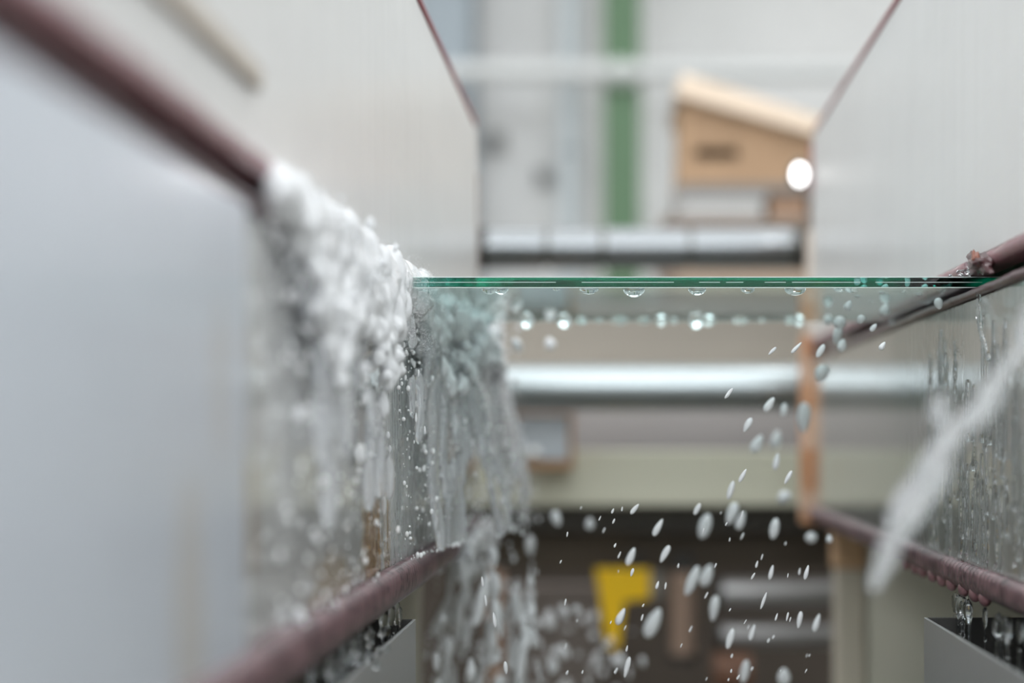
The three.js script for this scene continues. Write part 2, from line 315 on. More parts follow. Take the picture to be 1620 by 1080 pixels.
// under the beams
const base = single('machine_plinth', box(-0.9, 1.1, -EYE, -0.19, 2.75, 2.9, 0.004), std('#635a52', 0.75), 'dark brown machine plinth behind the yellow bracket', 'plinth');
{
  const d = 2.30, b = thing('mounting_bracket', pt(985, 1020, d), 'bright yellow hook-shaped bracket hanging under the dark brown beam', 'bracket');
  const P = (x, y) => new THREE.Vector2((x - 980) * d / F, EYE + (690 - y) * d / F);
  const sh = new THREE.Shape([P(944, 902), P(1026, 902), P(1026, 945), P(986, 950), P(978, 1024), P(962, 1024)]);
  mesh('plate', new THREE.ExtrudeGeometry(sh, { depth: 0.03, bevelEnabled: true, bevelSize: 0.002, bevelThickness: 0.002, bevelSegments: 2 }).translate(0, 0, -d - 0.03), std('#ffcf08', 0.45), b);
  mesh('stem', box((990 - 980) * d / F, (1020 - 980) * d / F, (690 - 902) * d / F, (690 - 880) * d / F, d + 0.005, d + 0.055, 0.002), darkBody, b);
  mesh('grey_end', box((1026 - 980) * d / F, (1050 - 980) * d / F, (690 - 946) * d / F, (690 - 906) * d / F, d + 0.002, d + 0.028, 0.003), std('#8b8780', 0.5), b);
}
{
  const d = 2.30, t = thing('hydraulic_cylinder', pt(1081, 1060, d), 'upright tan cylinder beside the yellow bracket', 'cylinder');
  mesh('barrel', rod(pt(1081, 1036, d), pt(1081, 904, d), 0.0205, 32), std('#a58d7d', 0.45), t);
  mesh('end_cap', rod(pt(1081, 1046, d), pt(1081, 1034, d), 0.024, 32), darkBody, t);
  mesh('mount', box((1065 - 980) * d / F, (1097 - 980) * d / F, (690 - 906) * d / F, (690 - 880) * d / F, d - 0.012, d + 0.062, 0.002), darkBody, t);
}
for (const [y, r, label] of [[938, 0.0235, 'thick grey steel rail under the beams, the upper of two'], [1004, 0.019, 'grey steel rail under the beams, the lower of two']]) {
  const d = 2.25, t = thing('steel_rail', pt(1250, y, d), label, 'rail', 'steel rails below the beams');
  mesh('bar', rod(pt(1140, y, d), V(frameX1, (690 - y) * d / F, d), r, 28), std('#a5a4a4', 0.35, 0.6), t);
  mesh('end_ring', rod(pt(1132, y, d), pt(1142, y, d), r * 1.12, 28), darkBody, t);
}
{
  const d = 2.2, t = thing('motor', pt(1155, 1100, d), 'reddish brown drum motor below the steel rails', 'motor');
  mesh('drum', rod(pt(1128, 1062, d), pt(1188, 1062, d), 0.03, 32), std('#74523f', 0.55), t);
  mesh('foot', box((1132 - 980) * d / F, (1184 - 980) * d / F, -EYE, (690 - 1085) * d / F, d - 0.02, d + 0.02, 0.003), darkBody, t);
}
single('support_post', box((769 - 980) * 2.1 / F, (797 - 980) * 2.1 / F, -EYE, (690 - 905) * 2.1 / F, 2.1, 2.13, 0.003), std('#9c8170', 0.6), 'tan upright post behind the falling foam', 'post');
single('splash_plate', box((796 - 980) * 2.6 / F, (946 - 980) * 2.6 / F, -EYE, (690 - 925) * 2.6 / F, 2.6, 2.62, 0.003), std('#8d837d', 0.5), 'pinkish grey plate standing behind the yellow bracket', 'plate');
{
  const t = thing('stanchion', V(0.297, -EYE, 1.82), 'cream steel leg under the tan edge strip', 'stanchion');
  mesh('post', box(0.275, 0.312, -EYE, -0.14, 1.80, 1.84, 0.004), std('#c3bcae', 0.55), t);
  mesh('rust_cap', box(0.272, 0.312, -0.168, -0.12, 1.795, 1.842, 0.004), std('#c9a684', 0.6), t);
}

// ---------------------------------------------------------------- far side of the hall
const green = std('#4c6c4b', 0.5);
{
  const D = 6.1, t = thing('steel_column', V(0.01, -EYE, D), 'green painted steel column in front of the pale wall', 'column');
  const w = 0.080, f = 0.012, g = [box(0.01 - w, 0.01 + w, -EYE, 3.03, D - 0.07, D - 0.07 + f, 0), box(0.01 - w, 0.01 + w, -EYE, 3.03, D + 0.07 - f, D + 0.07, 0), box(0.01 - 0.005, 0.01 + 0.005, -EYE, 3.03, D - 0.07 + f, D + 0.07 - f, 0)];
  mesh('h_section', join(g), green, t);
  mesh('foot_plate', box(-0.12, 0.14, -EYE, -EYE + 0.02, D - 0.13, D + 0.13, 0.003), green, t);
}
{
  const D = 5.98, Y = (690 - 113) * D / F, t = thing('wall_conduit', V(0, Y, D), 'white horizontal conduit crossing in front of the green column', 'conduit');
  mesh('tube', rod(V(-4.4, Y, D), V(4.4, Y, D), 0.038, 32), std('#cfd1d0', 0.75), t);
  mesh('clamp', box(-0.03, 0.05, Y - 0.05, Y + 0.05, D - 0.01, D + 0.05, 0.004), std('#b9c6b9', 0.5), t);
}
{
  const D = 6.35, X = (902 - 980) * D / F, t = thing('vertical_pipe', V(X, -EYE, D), 'pale blue pipe running up the hall wall', 'pipe');
  mesh('tube', rod(V(X, -EYE, D), V(X, 3.03, D), 0.052, 32), std('#c6cdd0', 0.45), t);
  for (const Y of [0.2, 1.25, 2.3]) mesh('pipe_clamp', join([rod(V(X, Y, D), V(X, Y + 0.03, D), 0.057, 32), box(X - 0.01, X + 0.01, Y, Y + 0.03, D, 6.7, 0)]), std('#a9b0b3', 0.4, 0.5), t);
}
single('air_duct', box(-0.90, -0.655, -EYE, 3.03, 6.3, 6.62, 0.02), std('#97a1a8', 0.45), 'blue grey upright duct against the hall wall', 'duct');
for (const [px, py, w, label] of [[786, 226, 0.085, 'grey socket box on the hall wall beside the blue grey duct'], [862, 281, 0.075, 'smaller grey socket box on the hall wall beside the pale blue pipe']]) {
  const c = pt(px, py, 6.68), t = thing('wall_socket', c, label, 'socket', 'socket boxes on the hall wall');
  mesh('casing', box(c.x - w / 2, c.x + w / 2, c.y - EYE - w / 2, c.y - EYE + w / 2, 6.64, 6.7, 0.01), std('#8f908c', 0.5), t);
  mesh('cover', box(c.x - w / 3, c.x + w / 3, c.y - EYE - w / 3, c.y - EYE + w / 3, 6.632, 6.64, 0.004), std('#77787a', 0.5), t);
}
// cabinet with crates and a carton on it
const CT = 0.452;
{
  const t = thing('storage_cabinet', V(0.5, -EYE, 3.3), 'brown grey cabinet carrying the carton and crates', 'cabinet');
  mesh('body', box(0.1, 1.1, -EYE, CT - 0.02, 2.95, 3.75, 0.005), std('#8a7768', 0.6), t);
  mesh('top_board', box(0.085, 1.115, CT - 0.02, CT, 2.93, 3.77, 0.004), std('#7b6b5e', 0.55), t);
  for (const x of [0.12, 0.61]) { const dr = mesh('door', box(x, x + 0.47, -EYE + 0.05, CT - 0.05, 2.94, 2.95, 0.003), std('#94816f', 0.55), t); sub('handle', box(x === 0.12 ? 0.55 : 0.64, x === 0.12 ? 0.57 : 0.66, -0.2, -0.05, 2.925, 2.94, 0.004), chromeDark, dr); }
}
function crate(x0, x1, y0, y1, d0, d1, hex, label) {
  const t = thing('crate', V((x0 + x1) / 2, y0, (d0 + d1) / 2), label, 'crate', 'crates on the cabinet'), m = std(hex, 0.5), w = 0.006;
  mesh('tub', join([box(x0, x1, y0, y0 + w, d0, d1, 0), box(x0, x0 + w, y0 + w, y1, d0, d1, 0), box(x1 - w, x1, y0 + w, y1, d0, d1, 0), box(x0 + w, x1 - w, y0 + w, y1, d0, d0 + w, 0), box(x0 + w, x1 - w, y0 + w, y1, d1 - w, d1, 0)]), m, t);
  mesh('rim', join([box(x0 - 0.006, x1 + 0.006, y1 - 0.01, y1, d0 - 0.006, d0, 0), box(x0 - 0.006, x1 + 0.006, y1 - 0.01, y1, d1, d1 + 0.006, 0), box(x0 - 0.006, x0, y1 - 0.01, y1, d0, d1, 0), box(x1, x1 + 0.006, y1 - 0.01, y1, d0, d1, 0)]), m, t);
  return t;
}
crate(0.125, 0.30, CT, 0.505, 2.97, 3.3, '#a9a8a6', 'pale grey shallow crate on the cabinet, under the carton');
crate(0.315, 0.39, CT, 0.50, 2.97, 3.3, '#8f6f55', 'narrow brown crate beside the pale grey shallow crate');
crate(0.405, 0.75, CT, 0.526, 3.0, 3.4, '#8d9499', 'blue grey tall crate at the end of the crate row');
single('tray_board', box(0.12, 0.40, 0.5055, 0.527, 2.965, 3.32, 0.003), std('#6e6a66', 0.6), 'dark grey board lying across the crates under the carton', 'board');
{
  const cb = std('#a5876a', 0.8, 0, { map: texture(128, 128, (u, v) => { const k = 0.93 + 0.1 * fbm(u * 30, v * 6, 3); return [k, k, k]; }, true) }), cbl = std('#d9c6b2', 0.8);
  const d = 3.0, dep = 0.3, w = 0.005, P = (x, y) => new THREE.Vector2((x - 980) * d / F, EYE + (690 - y) * d / F);
  const t = thing('cardboard_box', V(0.27, 0.5275, d), 'brown cardboard bin with sloping sides and a dark hand slot, on the crates', 'carton');
  const outline = () => new THREE.Shape([P(1072, 294), P(1300, 294), P(1300, 222), P(1078, 158)]);
  const plate = (sh, z) => new THREE.ExtrudeGeometry(sh, { depth: w, bevelEnabled: false }).translate(0, 0, z);
  const front = outline(); front.holes.push(new THREE.Path([P(1098, 234), P(1098, 251), P(1168, 251), P(1168, 234)]));
  mesh('front_wall', plate(front, -d - w), cb, t);
  mesh('back_wall', plate(outline(), -d - dep), cb, t);
  const X0 = P(1078, 0).x, X1 = P(1300, 0).x, Yb = P(0, 294).y - EYE, YL = P(0, 160).y - EYE, YR = P(0, 222).y - EYE;
  mesh('side_wall', box(X0 - 0.004, X0 + 0.001, Yb, YL, d + w, d + dep - w, 0), cb, t);
  mesh('side_wall', box(X1 - w, X1, Yb, YR, d + w, d + dep - w, 0), cb, t);
  mesh('bottom', box(X0, X1 - w, Yb, Yb + w, d + w, d + dep - w, 0), cb, t);
  const lid = new THREE.ExtrudeGeometry(new THREE.Shape([P(1068, 155), P(1312, 225), P(1312, 199), P(1080, 124)]), { depth: dep + 0.03, bevelEnabled: true, bevelSize: 0.003, bevelThickness: 0.003, bevelSegments: 2 }).translate(0, 0.001, -d - dep);
  mesh('lid_board', lid, cbl, t);
}
// glowing ball added for a specular glint at the housing end; no real lamp
{
  const d = 2.05, c = pt(1265, 276, d), t = thing('added_glint', c, 'small glowing white ball added as a bright glint at the housing end above the tan strip', 'lamp');
  mesh('lens', new THREE.SphereGeometry(0.0095, 28, 20).scale(1, 1.5, 1).translate(c.x, c.y, c.z), std('#ffffff', 0.4, 0, { emissive: '#ffffff', emissiveIntensity: 4 }), t);  // emissive ball stands in for a reflected highlight
  mesh('ball_ring', new THREE.TorusGeometry(0.012, 0.003, 12, 32).scale(1, 1.5, 1).translate(c.x, c.y, c.z - 0.004), darkBody, t);
  mesh('socket', rod(new THREE.Vector3(c.x, c.y, c.z - 0.008), new THREE.Vector3(c.x, c.y, c.z - 0.03), 0.012, 24), darkBody, t);
  mesh('arm', box(c.x - 0.006, 0.30, c.y - EYE - 0.006, c.y - EYE + 0.006, 2.058, 2.07, 0.002), darkBody, t);
  mesh('arm_foot', box(0.285, 0.30, c.y - EYE - 0.02, c.y - EYE + 0.02, 1.8565, 2.07, 0.002), darkBody, t);
  const p = new THREE.PointLight('#ffffff', 0.03); p.position.copy(c); p.castShadow = true; scene.add(p);  // added light that goes with the glint ball
}

// ---------------------------------------------------------------- water
// a liquid surface around many soft balls, meshed on a grid (surface nets)
function liquid(x0, x1, y0, y1, d0, d1, h, balls, iso = 0.32) {
  const nx = Math.ceil((x1 - x0) / h) + 1, ny = Math.ceil((y1 - y0) / h) + 1, nz = Math.ceil((d1 - d0) / h) + 1, f = new Float32Array(nx * ny * nz);
  const at = (i, j, k) => (k * ny + j) * nx + i;
  for (const [bx, by, bd, ra, sy = 1, lx = 0, lz = 0] of balls) {       // radius, vertical stretch, lean per metre of height
    const ry = ra * sy, ex = ra + Math.abs(lx) * ry, ez = ra + Math.abs(lz) * ry;
    const i0 = Math.max(1, Math.ceil((bx - ex - x0) / h)), i1 = Math.min(nx - 2, Math.floor((bx + ex - x0) / h));
    const j0 = Math.max(1, Math.ceil((by - ry - y0) / h)), j1 = Math.min(ny - 2, Math.floor((by + ry - y0) / h));
    const k0 = Math.max(1, Math.ceil((bd - ez - d0) / h)), k1 = Math.min(nz - 2, Math.floor((bd + ez - d0) / h));
    for (let k = k0; k <= k1; k++) for (let j = j0; j <= j1; j++) for (let i = i0; i <= i1; i++) {
      const dy = y0 + j * h - by, dx = x0 + i * h - bx - lx * dy, dz = d0 + k * h - bd - lz * dy, q = (dx * dx + dz * dz) / (ra * ra) + dy * dy / (ry * ry);
      if (q < 1) f[at(i, j, k)] += (1 - q) ** 2;
    }
  }
  const vid = new Int32Array(f.length).fill(-1), pos = [], idx = [];
  for (let k = 0; k < nz - 1; k++) for (let j = 0; j < ny - 1; j++) for (let i = 0; i < nx - 1; i++) {
    let n = 0, sx = 0, sy = 0, sz = 0, m = 0;
    const c = [];
    for (let q = 0; q < 8; q++) { const v = f[at(i + (q & 1), j + (q >> 1 & 1), k + (q >> 2))] - iso; c.push(v); if (v > 0) m++; }
    if (m === 0 || m === 8) continue;
    for (const [a, b] of EDGES) if ((c[a] > 0) !== (c[b] > 0)) { const t = c[a] / (c[a] - c[b]); sx += (a & 1) + t * ((b & 1) - (a & 1)); sy += (a >> 1 & 1) + t * ((b >> 1 & 1) - (a >> 1 & 1)); sz += (a >> 2) + t * ((b >> 2) - (a >> 2)); n++; }
    vid[at(i, j, k)] = pos.length / 3;
    pos.push(x0 + (i + sx / n) * h, EYE + y0 + (j + sy / n) * h, -(d0 + (k + sz / n) * h));
  }
  const quad = (a, b, c, d, flip) => flip ? idx.push(a, c, b, a, d, c) : idx.push(a, b, c, a, c, d);
  for (let k = 1; k < nz - 1; k++) for (let j = 1; j < ny - 1; j++) for (let i = 1; i < nx - 1; i++) {
    const v = f[at(i, j, k)] > iso;
    if (v !== f[at(i + 1, j, k)] > iso) quad(vid[at(i, j - 1, k - 1)], vid[at(i, j, k - 1)], vid[at(i, j, k)], vid[at(i, j - 1, k)], v);
    if (v !== f[at(i, j + 1, k)] > iso) quad(vid[at(i - 1, j, k - 1)], vid[at(i - 1, j, k)], vid[at(i, j, k)], vid[at(i, j, k - 1)], v);
    if (v !== f[at(i, j, k + 1)] > iso) quad(vid[at(i - 1, j - 1, k)], vid[at(i, j - 1, k)], vid[at(i, j, k)], vid[at(i - 1, j, k)], v);
  }
  const g = new THREE.BufferGeometry(); g.setAttribute('position', new THREE.Float32BufferAttribute(pos, 3)); g.setIndex(idx); g.computeVertexNormals();
  return g;
}
const EDGES = [[0, 1], [2, 3], [4, 5], [6, 7], [0, 2], [1, 3], [4, 6], [5, 7], [0, 4], [1, 5], [2, 6], [3, 7]];

// the foaming splash that bursts out of the slot of the splashed housing
{
  const b = [];
  for (let i = 0; i < 1500; i++) {                    // foam along the slot
    const d = 0.64 + 0.92 * Math.pow(rnd(), 0.9), env = smooth(0.62, 0.75, d), fall = Math.pow(rnd(), 1.5) * (0.02 + 0.075 * vnoise(d * 11, 1, 3));
    const out = 0.002 + (0.007 + 0.022 * smooth(1.0, 1.4, d)) * rnd() * (0.3 + 1.3 * vnoise(d * 18, 2, 8)) + fall * 0.15;
    b.push([XL + out, 0.115 - fall * env + rr(-0.004, 0.005), d, rr(0.005, 0.0125) * (1 - 4 * fall), rr(0.8, 1.8)]);
  }
  for (let i = 0; i < 420; i++) {                     // fine beads thrown off the foam
    const d = rnd() < 0.4 ? rr(0.68, 0.9) : rr(1.1, 1.55), y = 0.12 - 0.11 * rnd() * rnd();
    b.push([XL + 0.004 + (0.02 + 0.035 * smooth(1.0, 1.4, d)) * Math.pow(rnd(), 1.6), y, d, rr(0.002, 0.0042), rr(1, 2)]);
  }
  const v = [], arc = (d) => 0.008 + 0.05 * smooth(1.02, 1.45, d) * (0.55 + 0.7 * vnoise(d * 12, 5, 44));
  for (let d = 0.67; d < 1.58; d += 0.0032) for (let s = 0; s < 1.32; s += 0.021) {        // the ragged veil that arcs out of the slot and falls
    const y = 0.110 - 0.03 * s - 0.115 * s * s; if (y < -0.086) break;
    const mid = smooth(0.84, 0.95, d) * smooth(1.13, 1.03, d);                             // thinnest beside the front edge of the sheet
    const n = 0.62 * vnoise(d * 75, s * 2.6, 45) + 0.38 * vnoise(d * 200, s * 6, 46), need = 0.30 + 0.27 * s + 0.42 * mid * s + (d < 1 ? 0.05 + 0.2 * s : 0);
    if (n < need) continue;
    v.push([XL + 0.004 + arc(d) * s + 0.01 * (vnoise(d * 60, s * 4, 47) - 0.4) * Math.min(1, s * 3), y + rr(-0.001, 0.001), d, 0.0032 + 0.010 * Math.min(0.3, n - need), 1.5 + s]);
  }
  for (let i = 0; i < 46; i++) {                      // separate strings
    const d = rnd() < 0.7 ? rr(1.12, 1.58) : rr(0.7, 1.0), vel = (0.3 + 0.9 * rnd()) * arc(d), s0 = rr(0.2, 0.9), s1 = s0 + rr(0.1, 0.4), r = rr(0.0026, 0.006);
    for (let s = s0; s < s1; s += 0.012) { const y = 0.108 - 0.03 * s - 0.115 * s * s; if (y < -0.086) break; const u = (s - s0) / (s1 - s0); v.push([XL + 0.005 + vel * s, y, d + 0.04 * s * (hash(i, 1, 5) - 0.5), r * (0.4 + 0.8 * Math.sin(u * 2.6)), 1.6]); }
  }
  single('water_splash', liquid(XL + 0.0005, XL + 0.105, -0.03, 0.135, 0.6, 1.6, 0.0021, b), foam, 'white foaming water bursting from the slot of the rust-stained housing', 'water splash');
  single('water_veil', liquid(XL + 0.0005, XL + 0.115, -0.092, 0.125, 0.64, 1.62, 0.0021, v), strandMat, 'ragged translucent veil of water falling from the foaming slot past the rust-stained board', 'water veil', null, 'stuff');
  // the mist of tiny drops around it
  const N = 26000, mist = new THREE.InstancedMesh(new THREE.IcosahedronGeometry(1, 1), mistMat, N), q = new THREE.Matrix4();
  for (let i = 0; i < N; i++) {
    const d = 0.64 + 0.94 * Math.pow(rnd(), 0.85), s = 1.3 * Math.pow(rnd(), 1.5), thick = 0.2 + 0.8 * vnoise(d * 40, s * 3, 52);
    if (rnd() < 0.5 * smooth(0.86, 0.95, d) * smooth(1.12, 1.06, d) || rnd() < smooth(0.15, d < 1 ? 0.55 : 0.8, s) * ((d < 1 ? 0.88 : 0.72) + 0.12 * smooth(0.85, 0.97, d) * smooth(1.16, 1.06, d))) { q.makeScale(0.0002, 0.0002, 0.0002).setPosition(XL + rr(0.004, 0.03), EYE + rr(0.06, 0.12), -d); mist.setMatrixAt(i, q); continue; }
    const y = 0.118 - 0.03 * s - 0.11 * s * s + 0.010 * gauss() * thick, x = XL + 0.002 + arc(d) * s * rr(0.2, 1.25) + Math.abs(gauss()) * (0.006 + 0.012 * smooth(1.0, 1.4, d)) * thick, r = 0.00035 + 0.0013 * Math.pow(rnd(), 3);
    q.makeScale(r, r * rr(1, 2.2), r).setPosition(x, EYE + Math.max(-0.088, y), -d); mist.setMatrixAt(i, q);
  }
  mist.name = 'water_mist'; mist.castShadow = mist.receiveShadow = true; scene.add(mist);
  tag(mist, 'fine white mist of tiny drops around the foaming splash', 'mist', null, 'stuff');
}
// foam and strings that pour off the belt end
{
  const b = [];
  for (let i = 0; i < 95; i++) {
    const d = rr(1.26, 1.62), px = 690 + 160 * Math.pow(rnd(), 1.3), X = (px - 980) * d / F, top = rr(-0.1, -0.3), n = 3 + (rnd() * 14 | 0), r0 = rr(0.003, 0.0085), lean = rr(-0.25, 0.12);
    for (let k = 0; k < n; k++) { const s = k * 0.0075, q = vnoise(k * 0.55, i, 14); if (q < 0.36) continue; b.push([X + lean * s + 0.006 * (vnoise(k * 0.3, i, 15) - 0.5), top - s, d, r0 * (0.3 + 1.2 * (q - 0.3)), rr(1.2, 2.2)]); }
  }
  for (let i = 0; i < 110; i++) b.push([XL + rr(0.003, 0.022), -0.1 - 0.05 * rnd() * rnd(), rr(1.34, 1.62), rr(0.004, 0.01), rr(1, 1.6)]);
  single('water_curtain', liquid(-0.24, -0.06, -0.42, -0.09, 1.24, 1.66, 0.0024, b), foam, 'ragged white water pouring off the far belt end past the tan post', 'falling water', null, 'stuff');
}
// water dripping from the belt into the gutter, splashed side
{
  const b = [];
  for (let i = 0; i < 20; i++) {
    const d = rr(0.72, 1.0), X = XL + rr(0.002, 0.012), n = 6 + (rnd() * 20 | 0), r0 = rr(0.0012, 0.003);
    for (let k = 0; k < n; k++) { if (k > 4 && vnoise(k * 0.5, i, 24) < 0.42) continue; b.push([X + rr(-0.0004, 0.0004), -0.119 - k * 0.0052, d + rr(-0.0005, 0.0005), r0 * (k < 2 ? 1.5 : rr(0.6, 1.1)), 2]); }
  }
  for (let i = 0; i < 26; i++) b.push([XL + rr(0.004, 0.018), -0.124 - 0.012 * rnd(), rr(0.76, 0.93), rr(0.003, 0.006), 1]);
  single('belt_drips', liquid(XL - 0.004, XL + 0.026, -0.25, -0.112, 0.7, 1.02, 0.0014, b), water, 'strings of clear water dripping from the burgundy belt into the pale-edged gutter', 'water drips', null, 'stuff');
}
{
  const b = [];
  for (let i = 0; i < 26; i++) {
    const d = i < 4 ? 0.985 + 0.011 * i : rr(0.84, 1.06), X = XR - rr(0.001, 0.011), n = 5 + (rnd() * 20 | 0), r0 = rr(0.0012, 0.003);
    for (let k = 0; k < n; k++) { if (k > 6 && vnoise(k * 0.5, i, 34) < 0.4) continue; b.push([X + rr(-0.0003, 0.0003), -0.119 - k * 0.0046, d + rr(-0.0005, 0.0005), r0 * (k < 2 ? 1.5 : rr(0.6, 1.1)), 2]); }
  }
  single('belt_drips', liquid(XR - 0.02, XR + 0.003, -0.25, -0.112, 0.82, 1.08, 0.0013, b), water, 'strings of clear water dripping from the knobbed belt into the grey gutter', 'water drips', null, 'stuff');
}
// running water on the boards
function runs(X, s, d0, d1, y0, y1, n, sd) {
  const b = [];
  for (let i = 0; i < n; i++) {
    const d = d0 + (d1 - d0) * rnd(), top = y0 + (y1 - y0) * (0.25 + 0.75 * rnd()), len = rr(0.015, 0.12), r = rr(0.0012, 0.0027);
    for (let y = top, k = 0; y > Math.max(y0, top - len); y -= r * 1.3, k++) b.push([X + s * 0.0003, y, d + 0.003 * (vnoise(k * 0.12, i, sd) - 0.5), r * (0.65 + 0.6 * vnoise(k * 0.4, i, sd + 1)), 1.4]);
    b.push([X + s * 0.0006, Math.max(y0, top - len), d, r * 1.5, 1.3]);
  }
  return b;
}
single('water_runs', liquid(XL, XL + 0.006, -0.09, 0.1, 0.84, 1.3, 0.001, runs(XL, 1, 0.86, 1.28, -0.088, 0.09, 90, 51)), water, 'thin runs of clear water trickling down the rust-stained lower board', 'running water', null, 'stuff');
single('water_runs', liquid(XR - 0.006, XR, -0.09, 0.1, 0.86, 1.2, 0.001, runs(XR, -1, 0.88, 1.16, -0.088, 0.085, 80, 61)), water, 'thin runs of clear water trickling down the mirror-wet grey board', 'running water', null, 'stuff');

// water thrown up where the sheet enters the slots, and the torn bit of seal there
{
  const b = [];
  for (let i = 0; i < 70; i++) { const t = rnd(), d = 0.96 + 0.2 * t; b.push([XR - 0.002 - 0.012 * rnd() * rnd(), 0.1125 + 0.012 * rnd() * (1 - t), d, rr(0.0018, 0.0036), rr(0.7, 1.2)]); }
  for (let i = 0; i < 60; i++) { const u = i / 60; b.push([XR - 0.002 - 0.003 * Math.sin(u * 3), 0.101 - 0.05 * u, 0.99 - 0.03 * u, rr(0.0012, 0.0024), 1.8]); }
  single('slot_spray', liquid(XR - 0.032, XR - 0.0005, 0.02, 0.135, 0.9, 1.17, 0.0013, b), water, 'clear water spurting over the glass corner at the torn seal', 'water splash');
}
{
  const g = new THREE.IcosahedronGeometry(1, 3), p = g.attributes.position;
  for (let i = 0; i < p.count; i++) { const x = p.getX(i), y = p.getY(i), z = p.getZ(i), k = 0.6 + 0.8 * vnoise(x * 2.4 + z * 1.3 + 7, y * 2.4 + 9, 71); p.setXYZ(i, x * k * 0.008, y * k * 0.0065, z * k * 0.03); }
  g.computeVertexNormals(); g.rotateX(0.25);
  const t = thing('torn_seal', V(XR - 0.004, 0.119, 0.97), 'frayed scrap of burgundy seal above the glass corner in the spray', 'seal scrap');
  mesh('scrap', g.clone().translate(XR - 0.005, EYE + 0.119, -0.97), std('#4a2a2d', 0.3), t);
  mesh('orange_chip', g.clone().scale(0.4, 0.6, 0.25).translate(XR - 0.01, EYE + 0.121, -0.965), std('#82503f', 0.5), t);
}

// single drops: a few shapes, then one object each
function dropGeometry(k, sd) {          // unit radius, long axis y, a little lopsided
  const g = new THREE.SphereGeometry(1, 16, 12), p = g.attributes.position;
  for (let i = 0; i < p.count; i++) { const x = p.getX(i), y = p.getY(i), z = p.getZ(i), t = 1 + k * (0.35 * -y) + 0.14 * (vnoise(x * 1.6 + 4, y * 1.6 + z + 4, sd) - 0.5); p.setXYZ(i, x * t, y, z * t); }
  g.computeVertexNormals(); return g;
}
const DROPS = [dropGeometry(0, 1), dropGeometry(0.6, 2), dropGeometry(-0.5, 3), dropGeometry(0.9, 4)];
const hang = new THREE.SphereGeometry(1, 22, 16, 0, Math.PI * 2, Math.PI / 2, Math.PI / 2);
function drop(name, geo, c, rx, ry, rz, tilt, material, label, group) {
  const m = new THREE.Mesh(geo, material); m.name = numbered(name); m.castShadow = m.receiveShadow = true;
  m.position.copy(c); m.scale.set(rx, ry, rz); m.rotation.z = tilt; scene.add(m);
  return tag(m, label, 'droplet', group);
}
// px, py, half width, half height as they hang below the front edge and the back edge of the sheet
for (const [px, w, h] of [[775, 13, 8], [793, 11, 9], [932, 15, 8], [1003, 17, 13], [1103, 14, 10], [1183, 11, 7], [1258, 17, 10], [880, 6, 3], [1330, 8, 4]]) {
  const d = G0 + 0.012; drop('hanging_drop', hang, V((px - 980) * d / F, GY0 + 0.0001, d), w * d / F, h * d / F, w * d / F * 0.8, 0, water, 'clear drop hanging under the front edge of the glass sheet', 'drops under the front edge of the glass');
}
for (const [px, w, h] of [[770, 9, 9], [834, 10, 13], [893, 11, 12], [920, 9, 6], [980, 13, 7], [1018, 11, 6], [1046, 10, 9], [1066, 6, 5], [1101, 12, 13], [1121, 11, 9], [1170, 13, 6], [1248, 8, 6], [1263, 10, 9], [948, 6, 4], [1205, 6, 4]]) {
  const d = G1 - 0.012; drop('hanging_drop', hang, V((px - 980) * d / F, GY0 + 0.0001, d), w * d / F, h * d / F, w * d / F, 0, water, 'clear drop hanging under the back edge of the glass sheet', 'drops under the back edge of the glass');
}
